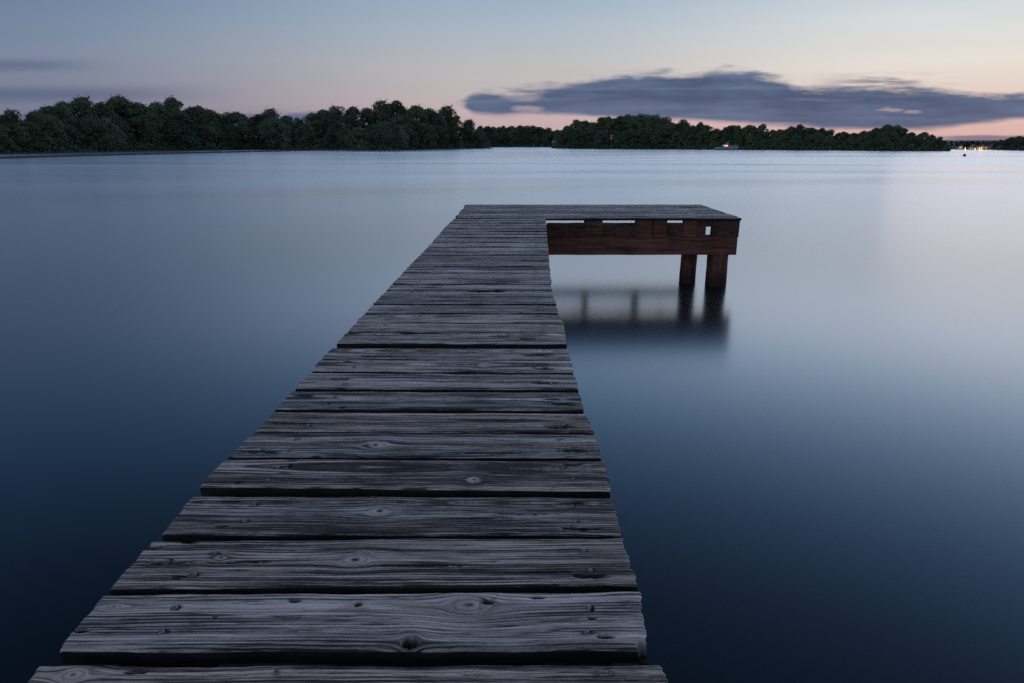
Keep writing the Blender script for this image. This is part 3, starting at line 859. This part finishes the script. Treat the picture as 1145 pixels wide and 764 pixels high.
# ------------------------------------------------------------------ trees
def crown_mesh(name, seed, w, h, base, n_leaf, leaf, lumps, droop=0.0, columnar=False):
    """leaf clumps on the shells of many overlapping lumps, gaps between; unit: metres"""
    r = np.random.default_rng(seed)
    cs, rad = [], []
    for k in range(lumps):
        q = (k + 0.5) / lumps
        zz = base + (h - base) * (q ** 0.8)
        env = math.sin(math.pi * min(1, 0.12 + 0.80 * (zz - base) / (h - base))) ** 0.75
        if columnar: env = 0.9 - 0.45 * q
        a = r.uniform(0, 2 * math.pi)
        rr = w * 0.5 * env * math.sqrt(r.uniform(0.05, 1.0)) * 0.85
        cs.append((rr * math.cos(a), rr * math.sin(a), max(zz - 0.12 * h * q, 0.5)))
        rad.append(w * r.choice([r.uniform(0.06, 0.11), r.uniform(0.10, 0.23)]))
    cs.append((r.uniform(-.1, .1) * w, r.uniform(-.1, .1) * w, h - w * 0.16)); rad.append(w * 0.17)
    cs, rad = np.array(cs), np.array(rad)
    pick = r.choice(len(cs), n_leaf, p=rad ** 2 / (rad ** 2).sum())
    d = r.normal(size=(n_leaf, 3)); d /= np.linalg.norm(d, axis=1)[:, None]
    d[:, 2] = np.abs(d[:, 2]) * np.where(r.random(n_leaf) < 0.72, 1, -1)
    rr = rad[pick] * (0.55 + 0.5 * r.random(n_leaf) ** 0.6)
    rr = np.where(r.random(n_leaf) < 0.12, rr * r.uniform(1.1, 1.55, n_leaf), rr)
    P = cs[pick] + d * rr[:, None] * np.array([1, 1, 0.82])
    if droop: P[:, 2] -= droop * (np.hypot(P[:, 0], P[:, 1]) / (w * 0.5)) ** 2 * h * 0.2
    P[:, 2] = np.maximum(P[:, 2], 0.15)
    # each leaf clump: a bent quad lying roughly on the lump, tilted at random
    nrm = d + 0.7 * r.normal(size=d.shape); nrm /= np.linalg.norm(nrm, axis=1)[:, None]
    ref = r.normal(size=d.shape)
    e1 = np.cross(nrm, ref); e1 /= np.linalg.norm(e1, axis=1)[:, None]
    e2 = np.cross(nrm, e1)
    s = leaf * r.uniform(0.55, 1.35, n_leaf)[:, None]
    v = np.stack([P - e1 * s * 0.62, P - e2 * s * 0.42 + nrm * s * 0.12, P + e1 * s * 0.62, P + e2 * s * 0.42 + nrm * s * 0.12], 1).reshape(-1, 3)
    me = bpy.data.meshes.new(name)
    me.from_pydata(v.tolist(), [], np.arange(len(v)).reshape(-1, 4).tolist())
    me.update()
    return me, cs, rad


def trunk_mesh(name, seed, h, r0, cs):
    rr = random.Random(seed)
    bm = bmesh.new()
    top = h * 0.72
    pts = [(rr.uniform(-.12, .12) * k * 0.4, rr.uniform(-.12, .12) * k * 0.4, -0.4 + (top + 0.4) * k / 6) for k in range(7)]
    tube(bm, pts, [r0 * (1.25 if k == 0 else 1.0 - 0.13 * k) for k in range(7)], 8)
    for c in cs[::max(1, len(cs) // 8)]:
        k = rr.randint(2, 5)
        a = Vector(pts[k]); b = Vector(c)
        if (b - a).length < 0.5: continue
        mid = a.lerp(b, 0.5) + Vector((0, 0, 0.15 * (b - a).length))
        tube(bm, [a, mid, b], [r0 * 0.42, r0 * 0.26, r0 * 0.09], 6)
    me = bpy.data.meshes.new(name)
    bm.to_mesh(me); bm.free()
    return me


KINDS = []
specs = [(8.0, 10, 1.2, 9500, .31, 58, 0, False), (7.0, 10, 0.9, 8800, .31, 44, 0, False), (9.0, 10, 0.6, 10000, .31, 66, 0, False), (6.2, 10, 1.0, 8000, .30, 38, 0, False),
         (7.6, 10, 0.4, 9200, .31, 52, 0.3, False), (5.0, 10, 0.6, 7000, .28, 40, 0, True), (8.6, 10, 0.3, 9800, .31, 60, 0.2, False), (10.5, 10, 0.3, 10500, .32, 72, 0.4, False)]
for i, sp in enumerate(specs):
    me, cs, rad = crown_mesh('crown', 100 + i, *sp)
    me.materials.append(M_leaf)
    tm = trunk_mesh('trunk', 200 + i, 10, 0.22, cs)
    tm.materials.append(M_bark)
    pale = None
    if i in (4, 6, 7):
        pale = me.copy(); pale.materials.clear(); pale.materials.append(M_leaf_pale)
    KINDS.append((me, tm, sp[0], pale))
n_tree = 0


def tree(x, y, z, hgt, width, kind, label, group, pale=False, name='broadleaf_tree'):
    global n_tree
    cm, tm, w0, pm = KINDS[kind]
    t = empty(name, (x, y, z), random.uniform(0, 6.28))
    sz = hgt / 10.0
    sx = width / w0
    t.scale = (sx, sx * random.uniform(.9, 1.1), sz)
    tag(t, label, 'tree', group)
    c = bpy.data.objects.new('crown', pm if pale else cm); col.objects.link(c); c.parent = t
    k = bpy.data.objects.new('trunk', tm); col.objects.link(k); k.parent = t
    n_tree += 1
    return t


def wood(prof, line, depth0, spread, spacing, label, group, front_label=None, front_group=None, kinds=(0, 1, 2, 3, 6), fr=(0.45, 0.8), aspect=0.8):
    """a skyline of trees: prof is the tree tops in the photograph, line the water's edge below them"""
    lx = [p[0] for p in line]; ly = [p[1] for p in line]
    for px, py in prof:
        wy = float(np.interp(px, lx, ly))
        base = at(px, wy, 0.0)
        d = Vector((base.x, base.y, 0)); L = d.length
        off = depth0 + random.uniform(0, spread)
        p = d * ((L + off) / L)
        g = 0.7
        topz = on_ray(px, py, p.y).z
        h = (topz - g) * 0.985
        tree(p.x, p.y, g, h, h * aspect * random.uniform(.75, 1.1), random.choice(kinds), label, group)
    if front_label:
        x = prof[0][0]
        while x < prof[-1][0]:
            wy = float(np.interp(x, lx, ly)); ty = float(np.interp(x, [p[0] for p in prof], [p[1] for p in prof]))
            base = at(x, wy, 0.0)
            d = Vector((base.x, base.y, 0)); L = d.length
            off = random.uniform(max(1.6, depth0 - 14), depth0 * 0.8)
            p = d * ((L + off) / L)
            full = on_ray(x, ty, p.y).z
            h = full * random.uniform(*fr)
            wd = h * random.uniform(.85, 1.25)
            tree(p.x, p.y, 0.35, h, wd, random.choice((2, 4, 6, 7)), front_label, front_group)
            x += spacing * random.uniform(.7, 1.3)


TOP_L = [(-190, 118), (-160, 112), (-130, 116), (-100, 112), (-72, 117), (-46, 114), (-22, 119), (0, 125), (20, 123), (44, 124), (62, 119), (80, 113), (100, 109), (117, 114), (137, 107), (150, 112), (165, 113), (187, 114), (203, 109), (217, 118), (231, 118), (241, 121),
         (260, 126), (272, 124), (290, 127), (305, 122), (322, 128), (337, 131), (353, 126), (364, 121), (378, 119), (397, 118), (414, 119), (428, 113), (442, 111), (453, 117), (465, 118), (485, 121), (500, 119), (510, 128), (524, 134), (537, 140), (545, 141)]
wood(TOP_L, S_LEFT, 9, 5, 13, 'tall dark leafy tree on the skyline of the long wood behind the dyke', 'skyline trees of the long wood behind the dyke',
     'low bushy dark tree at the water edge of the long wood behind the dyke', 'waterside trees of the long wood behind the dyke')
TOP_G = [(542, 142), (552, 141), (562, 140.5), (573, 141), (583, 140), (594, 140.5), (604, 141.5), (613, 143), (622, 145), (632, 146)]
TOP_G = sorted(TOP_G + [((a[0] + b[0]) / 2, max(a[1], b[1]) + random.uniform(0.2, 1.2)) for a, b in zip(TOP_G, TOP_G[1:])])
wood(TOP_G, S_GAP, 4, 6, 11, 'hazy dark tree of the farthest wood seen in the gap between two woods', 'trees of the farthest wood in the gap',
     'low hazy bush at the foot of the farthest wood in the gap', 'bushes of the farthest wood in the gap')
TOP_I = [(627, 145), (633, 140), (646, 133), (656, 135), (664, 137), (674, 130), (690, 129), (703, 127), (716, 128), (732, 129), (742, 131), (750, 136), (763, 134), (774, 140), (781, 136), (790, 140), (800, 144), (812, 140), (823, 140), (835, 139), (850, 138),
         (862, 145), (871, 144), (881, 141), (893, 139), (905, 142), (915, 143), (927, 145), (942, 147), (951, 148), (962, 146), (975, 142), (988, 139), (998, 140), (1008, 143), (1018, 148), (1030, 147), (1040, 150), (1049, 153), (1055, 157)]
TOP_I = sorted(TOP_I + [((a[0] + b[0]) / 2 + random.uniform(-1.5, 1.5), max(a[1], b[1]) + random.uniform(0.2, 2.0)) for a, b in zip(TOP_I, TOP_I[1:])])
wood(TOP_I, S_ISLE, 6, 4, 12, 'dark leafy tree on the skyline of the wooded island under the cloud bank', 'skyline trees of the wooded island',
     'low bushy tree at the water edge of the wooded island under the cloud bank', 'waterside trees of the wooded island')
TOP_F = [(1062, 157.6), (1068, 158.2), (1074, 157.4), (1080, 158.0), (1086, 157.2), (1092, 158.1), (1098, 157.5), (1104, 157.8), (1110, 157.0), (1116, 157.4), (1122, 156.5)]
wood(TOP_F, S_FAR, 22, 8, 9, 'small dark tree behind the lit waterside building across the lake', 'trees behind the lit waterside building',
     'low dark bush behind the lit waterside huts across the lake', 'bushes behind the lit waterside huts', aspect=1.15, kinds=(2, 4, 6, 7), fr=(0.6, 0.9))
TOP_R = [(1112, 157.5), (1118, 156), (1124, 154.6), (1130, 153), (1136, 152), (1142, 152.4), (1149, 151.5), (1156, 152), (1166, 151), (1178, 150), (1196, 148), (1220, 149), (1250, 147), (1285, 150)]
wood(TOP_R, S_FAR, 5, 4, 14, 'dark round tree in the clump beyond the lit waterside building', 'tree clump beyond the lit waterside building', 'low dark bush at the water edge beyond the lit waterside building', 'waterside bushes beyond the lit building', aspect=1.05, kinds=(0, 2, 6))
# the few that stand out by their pale crowns
for px, ty, wpx, k, lab in ((124, 131, 26, 7, 'pale grey-green willow under the tallest part of the wood behind the dyke'), (320, 138, 20, 4, 'pale round willow in the dip midway along the wood behind the dyke'),
                            (448, 139, 26, 7, 'pale spreading willow below the domed end of the long wood'), (212, 138, 30, 6, 'pale broad tree before two round-topped trees of the wood behind the dyke'),
                            (672, 146, 18, 4, 'pale round tree at the front of the island wood by the gap'), (735, 152, 20, 6, 'paler low tree at the water where the island wood drops down')):
    line = S_LEFT if px < 560 else S_ISLE
    wy = float(np.interp(px, [p[0] for p in line], [p[1] for p in line]))
    b = at(px, wy, 0.0)
    d = Vector((b.x, b.y, 0)); L = d.length
    p = d * ((L + 2.5) / L)
    h = on_ray(px, ty, p.y).z - 0.3
    tree(p.x, p.y, 0.3, h, wpx / F * p.y * 1.05, k, lab, None, pale=True, name='willow_tree')


# undergrowth along the banks
def undergrowth(line, name, n, hgt):
    r = np.random.default_rng(len(line) * 7 + n)
    P = [at(px, py, 0.0) for px, py in line]
    seg_l = np.array([(b - a).length for a, b in zip(P, P[1:])]); cum = np.concatenate([[0], np.cumsum(seg_l)])
    q = r.random(n) * cum[-1]
    k = np.clip(np.searchsorted(cum, q) - 1, 0, len(seg_l) - 1)
    f = (q - cum[k]) / seg_l[k]
    Pn = np.array([p[:] for p in P])
    B = Pn[k] * (1 - f)[:, None] + Pn[k + 1] * f[:, None]
    d = B[:, :2] / np.linalg.norm(B[:, :2], axis=1)[:, None]
    off = r.random(n) ** 1.3 * 7 + 0.1
    B[:, :2] += d * off[:, None]
    lump = 0.6 + 0.8 * np.abs(np.sin(q * 0.35 + 3 * np.sin(q * 0.11)))
    B[:, 2] = r.random(n) ** 0.8 * hgt * lump * np.clip(0.35 + off * 0.3, 0, 1)
    e1 = r.normal(size=(n, 3)); e1 /= np.linalg.norm(e1, axis=1)[:, None]
    e2 = np.cross(e1, r.normal(size=(n, 3))); e2 /= np.linalg.norm(e2, axis=1)[:, None]
    s = r.uniform(0.14, 0.36, n)[:, None]
    v = np.stack([B - e1 * s, B - e2 * s * .7, B + e1 * s, B + e2 * s * .7], 1).reshape(-1, 3)
    v[:, 2] = np.maximum(v[:, 2], 0.03)
    me = bpy.data.meshes.new(name)
    me.from_pydata(v.tolist(), [], np.arange(len(v)).reshape(-1, 4).tolist())
    me.update()
    tag(link(name, me, M_leaf), kind='stuff')


undergrowth(S_LEFT, 'undergrowth', 16000, 2.4)
undergrowth(S_GAP, 'undergrowth', 3500, 2.0)
undergrowth(S_ISLE, 'undergrowth', 12000, 2.0)
undergrowth([(1113, 167.7), *S_FAR[3:]], 'undergrowth', 5000, 1.0)
undergrowth(S_BACK, 'undergrowth', 30000, 1.6)

# ------------------------------------------------------------------ cabin cruiser moored at the island
M_hull = plain('white_boat_paint', (0.27, 0.30, 0.35), 0.35, 0, 0.08, 1.0)
M_canvas = plain('grey_boat_canvas', (0.30, 0.30, 0.34), 0.8, 0, 0.15, 3)
M_tint = plain('dark_boat_glass', (0.02, 0.022, 0.028), 0.15, 0, 0.1, 2)
M_steel = plain('boat_rail_steel', (0.5, 0.5, 0.52), 0.3, 0.9, 0.1, 5)
M_lit = glow('orange_lit_window', (1.0, 0.36, 0.10), 2.2)
bp_ = at(812, 168.1, 0.0)
boat = empty('cabin_cruiser', (bp_.x, bp_.y, 0), 0.06)
boat.scale = (0.78, 0.78, 0.78)
tag(boat, 'small white cabin cruiser with one orange lit window moored below the island trees', 'boat')
bm = bmesh.new()
BL = 4.35
secs = []
for k in range(13):
    q = k / 12
    x = -BL + 2 * BL * q
    bw = 1.35 * (1 - max(0, (q - 0.45) / 0.55) ** 2.2) + 0.02
    zt = 0.95 + 0.28 * max(0, q - 0.2) ** 1.6
    keel = -0.35 + 0.9 * max(0, (q - 0.7) / 0.3) ** 2
    xo = 0.45 * max(0, (q - 0.6) / 0.4)
    secs.append([bm.verts.new(p) for p in ((x, 0, keel), (x, -bw * 0.72, keel + 0.25), (x + xo * .6, -bw, zt * 0.72), (x + xo, -bw * 1.0, zt), (x + xo, 0, zt + 0.05), (x + xo, bw, zt), (x + xo * .6, bw, zt * 0.72), (x, bw * 0.72, keel + 0.25))])
for a, b in zip(secs, secs[1:]):
    for k in range(8): bm.faces.new((a[k], a[(k + 1) % 8], b[(k + 1) % 8], b[k]))
bm.faces.new(secs[0]); bm.faces.new(secs[-1][::-1])
bmesh.ops.recalc_face_normals(bm, faces=bm.faces[:])
from_bm('hull', bm, M_hull, boat)


def prism(bm, prof, y0, y1):
    a = [bm.verts.new((x, y0, z)) for x, z in prof]; b = [bm.verts.new((x, y1, z)) for x, z in prof]
    n = len(prof)
    for k in range(n): bm.faces.new((a[k], a[(k + 1) % n], b[(k + 1) % n], b[k]))
    bm.faces.new(a[::-1]); bm.faces.new(b)
    bmesh.ops.recalc_face_normals(bm, faces=bm.faces[:])


bm = bmesh.new()
prism(bm, [(-1.5, 0.98), (2.9, 1.12), (2.2, 1.42), (1.2, 1.55), (0.7, 1.95), (-1.2, 1.95), (-1.5, 1.6)], -0.95, 0.95)
cab = from_bm('cabin', bm, M_hull, boat)
bm = bmesh.new(); box(bm, -1.15, 0.1, -0.985, -0.955, 1.42, 1.84); w_ = from_bm('window', bm, M_lit, cab)
bm = bmesh.new(); box(bm, 0.25, 0.75, -0.98, -0.955, 1.45, 1.8); from_bm('window', bm, M_tint, cab)
bm = bmesh.new(); prism(bm, [(0.2, 1.955), (0.9, 1.96), (0.55, 2.35), (-0.1, 2.75), (-0.3, 2.75)], -0.8, 0.8); from_bm('windscreen', bm, M_canvas, boat)
bm = bmesh.new(); tube(bm, [(-0.4, -0.85, 1.9), (0.35, -0.85, 3.0), (0.5, 0, 3.12), (0.35, 0.85, 3.0), (-0.4, 0.85, 1.9)], [0.09] * 5, 8); from_bm('radar_arch', bm, M_hull, boat)
bm = bmesh.new(); tube(bm, [(2.0, -0.95, 1.75), (3.6, -0.6, 1.85), (4.6, 0, 1.9), (3.6, 0.6, 1.85), (2.0, 0.95, 1.75)], [0.03] * 5, 6)
for x, y in ((2.0, -.95), (3.0, -.75), (3.8, -.5), (4.55, 0), (3.8, .5), (2.0, .95)): tube(bm, [(x, y, 1.0), (x, y, 1.85)], [0.025, 0.025], 6)
from_bm('bow_rail', bm, M_steel, boat)

# ------------------------------------------------------------------ buoy
M_buoy = plain('black_buoy_paint', (0.02, 0.02, 0.022), 0.5, 0, 0.2, 4)
bq = at(1078.3, 174.8, 0.0)
buoy = empty('buoy', (bq.x, bq.y, 0))
tag(buoy, 'small round black buoy floating alone on the bright water off the island tip', 'buoy')
bm = bmesh.new()
bmesh.ops.create_uvsphere(bm, u_segments=20, v_segments=12, radius=0.26, matrix=Matrix.Translation((0, 0, 0.13)) @ Matrix.Diagonal((1, 1, 0.95, 1)))
from_bm('float', bm, M_buoy, buoy, smooth=True)
bm = bmesh.new()
tube(bm, [(0, 0, 0.36), (0, 0, 0.42)], [0.07, 0.06], 10)
for k in range(12):
    a0, a1 = 2 * math.pi * k / 12, 2 * math.pi * (k + 1) / 12
    tube(bm, [(0.05 * math.cos(a0), 0, 0.46 + 0.05 * math.sin(a0)), (0.05 * math.cos(a1), 0, 0.46 + 0.05 * math.sin(a1))], [0.012, 0.012], 6)
from_bm('mooring_ring', bm, M_steel, buoy)

# ------------------------------------------------------------------ lit waterside across the lake
M_plaster = plain('cream_plaster', (0.55, 0.48, 0.40), 0.8, 0, 0.12, 1.5)
M_roof = plain('dark_roof_tile', (0.06, 0.045, 0.04), 0.85, 0, 0.3, 6)
M_pole = plain('lamp_post_iron', (0.05, 0.05, 0.05), 0.5, 0.5, 0.2, 5)
M_glow = glow('sodium_lamp', (1.0, 0.36, 0.05), 1.3)
M_glow2 = glow('warm_white_lamp', (1.0, 0.46, 0.10), 1.9)
M_win = glow('lit_window_pane', (1.0, 0.46, 0.14), 0.9)
far_y = at(1095, 167.5, 0.0).y + 2.2
mp = lambda px, py=166.0: on_ray(px, py, far_y)


def house(px0, px1, top_py, label, n_win, lit, cat='building', name='waterside_house'):
    a, b = mp(px0), mp(px1)
    wd = b.x - a.x
    zt = on_ray(px0, top_py, far_y).z
    g = 0.5
    hgt = zt - g
    t = empty(name, ((a.x + b.x) / 2, far_y, g))
    tag(t, label, cat)
    wh = hgt * 0.68
    bm = bmesh.new(); box(bm, -wd / 2, wd / 2, 0, wd * 0.7, -0.6, wh)
    wall = from_bm('wall', bm, M_plaster, t)
    bm = bmesh.new()
    prof = [(-0.18, wh - 0.04), (wd * 0.35, hgt), (wd * 0.7 + 0.18, wh - 0.04), (wd * 0.7 + 0.18, wh + 0.05), (wd * 0.35, hgt + 0.09), (-0.18, wh + 0.05)]
    A_ = [bm.verts.new((-wd / 2 - 0.15, y, z)) for y, z in prof]; B_ = [bm.verts.new((wd / 2 + 0.15, y, z)) for y, z in prof]
    for k in range(6): bm.faces.new((A_[k], A_[(k + 1) % 6], B_[(k + 1) % 6], B_[k]))
    bm.faces.new(A_[::-1]); bm.faces.new(B_)
    bmesh.ops.recalc_face_normals(bm, faces=bm.faces[:])
    from_bm('roof', bm, M_roof, t)
    for k in range(n_win):
        x = -wd / 2 + wd * (k + 0.5) / n_win
        s = min(wd / n_win * 0.32, 0.5)
        bm = bmesh.new()
        for q in ((-s, -s + .06, .35, wh * .8), (s - .06, s, .35, wh * .8), (-s + .06, s - .06, .35, .41), (-s + .06, s - .06, wh * .8 - .06, wh * .8)): box(bm, x + q[0], x + q[1], -0.05, 0.02, q[2], q[3])
        fr = from_bm('window', bm, M_hull, t)
        bm = bmesh.new(); box(bm, x - s + .062, x + s - .062, -0.02, 0.01, .412, wh * .8 - .062)
        from_bm('pane', bm, M_win if lit else M_tint, fr)
    bm = bmesh.new(); box(bm, wd * 0.22, wd * 0.22 + 0.28, wd * 0.42, wd * 0.42 + 0.28, wh, hgt + 0.35)
    from_bm('chimney', bm, M_plaster, t)
    return t


house(1092.5, 1106, 163.4, 'largest lit cream building on the far bank with three glowing windows', 3, True)
house(1084.5, 1088.2, 163.8, 'narrow pale hut standing between the bright lamp and the lit building', 1, False, 'hut', 'waterside_hut')
house(1070.5, 1077, 165.3, 'low hut with an orange lit front beside the lone bright lamp', 1, True, 'hut', 'waterside_hut')
house(1107.5, 1112, 165.2, 'low pale hut at the dark end of the lit waterside', 1, False, 'hut', 'waterside_hut')


def lamp(px, py, label, mat, power, dy=-1.2):
    yy = far_y + dy
    p = on_ray(px, py - 0.6, yy)
    t = empty('street_lamp', (p.x, p.y, 0.45))
    tag(t, label, 'street lamp', None)
    hz = p.z - 0.45
    bm = bmesh.new(); tube(bm, [(0, 0, -0.3), (0, 0, hz * 0.5), (0, 0, hz - 0.1)], [0.06, 0.045, 0.035], 8); from_bm('post', bm, M_pole, t)
    bm = bmesh.new(); bmesh.ops.create_uvsphere(bm, u_segments=12, v_segments=8, radius=0.15, matrix=Matrix.Translation((0, 0, hz))); from_bm('lamp_head', bm, mat, t, smooth=True)
    bm = bmesh.new(); tube(bm, [(0, 0, hz + 0.14), (0, 0, hz + 0.2), (0, 0, hz + 0.26)], [0.2, 0.14, 0.03], 10); from_bm('lamp_cap', bm, M_pole, t)
    L = bpy.data.lights.new('lamp_light', 'POINT')
    L.energy = power * 0.7; L.color = (1, 0.6, 0.25); L.shadow_soft_size = 0.17
    lo = bpy.data.objects.new('lamp_light', L); col.objects.link(lo); lo.parent = t; lo.location = (0, -0.3, hz)


lamp(1079.3, 166.4, 'bright lone lamp between two low huts on the far bank', M_glow2, 60)
lamp(1090.0, 167.0, 'lamp close before the corner of the lit cream building by the narrow hut', M_glow, 40)
lamp(1095.0, 166.8, 'first of two bright lamps side by side before the lit cream building', M_glow2, 60)
lamp(1097.6, 166.0, 'taller of two bright lamps side by side before the lit cream building', M_glow2, 60)
lamp(1102.0, 166.8, 'bright lamp before the dark end of the lit cream building', M_glow2, 50)
lamp(1110.5, 167.6, 'dim orange lamp farthest along the bank past the lit building', M_glow, 10)
lamp(1059.0, 166.8, 'dim orange lamp glimpsed past the dark tip of the wooded island', M_glow, 10)

# ------------------------------------------------------------------ render settings
scene.render.engine = 'CYCLES'
scene.cycles.use_denoising = False
try: scene.cycles.denoiser = 'OPENIMAGEDENOISE'
except Exception: pass
scene.cycles.max_bounces = 6
scene.cycles.diffuse_bounces = 3
scene.cycles.glossy_bounces = 4
scene.cycles.sample_clamp_indirect = 4.0
vs = scene.view_settings
scene.display_settings.display_device = 'sRGB'
vs.view_transform = 'Standard'
vs.look = 'None'
vs.exposure = 0.0
vs.gamma = 1.0
vs.use_curve_mapping = False
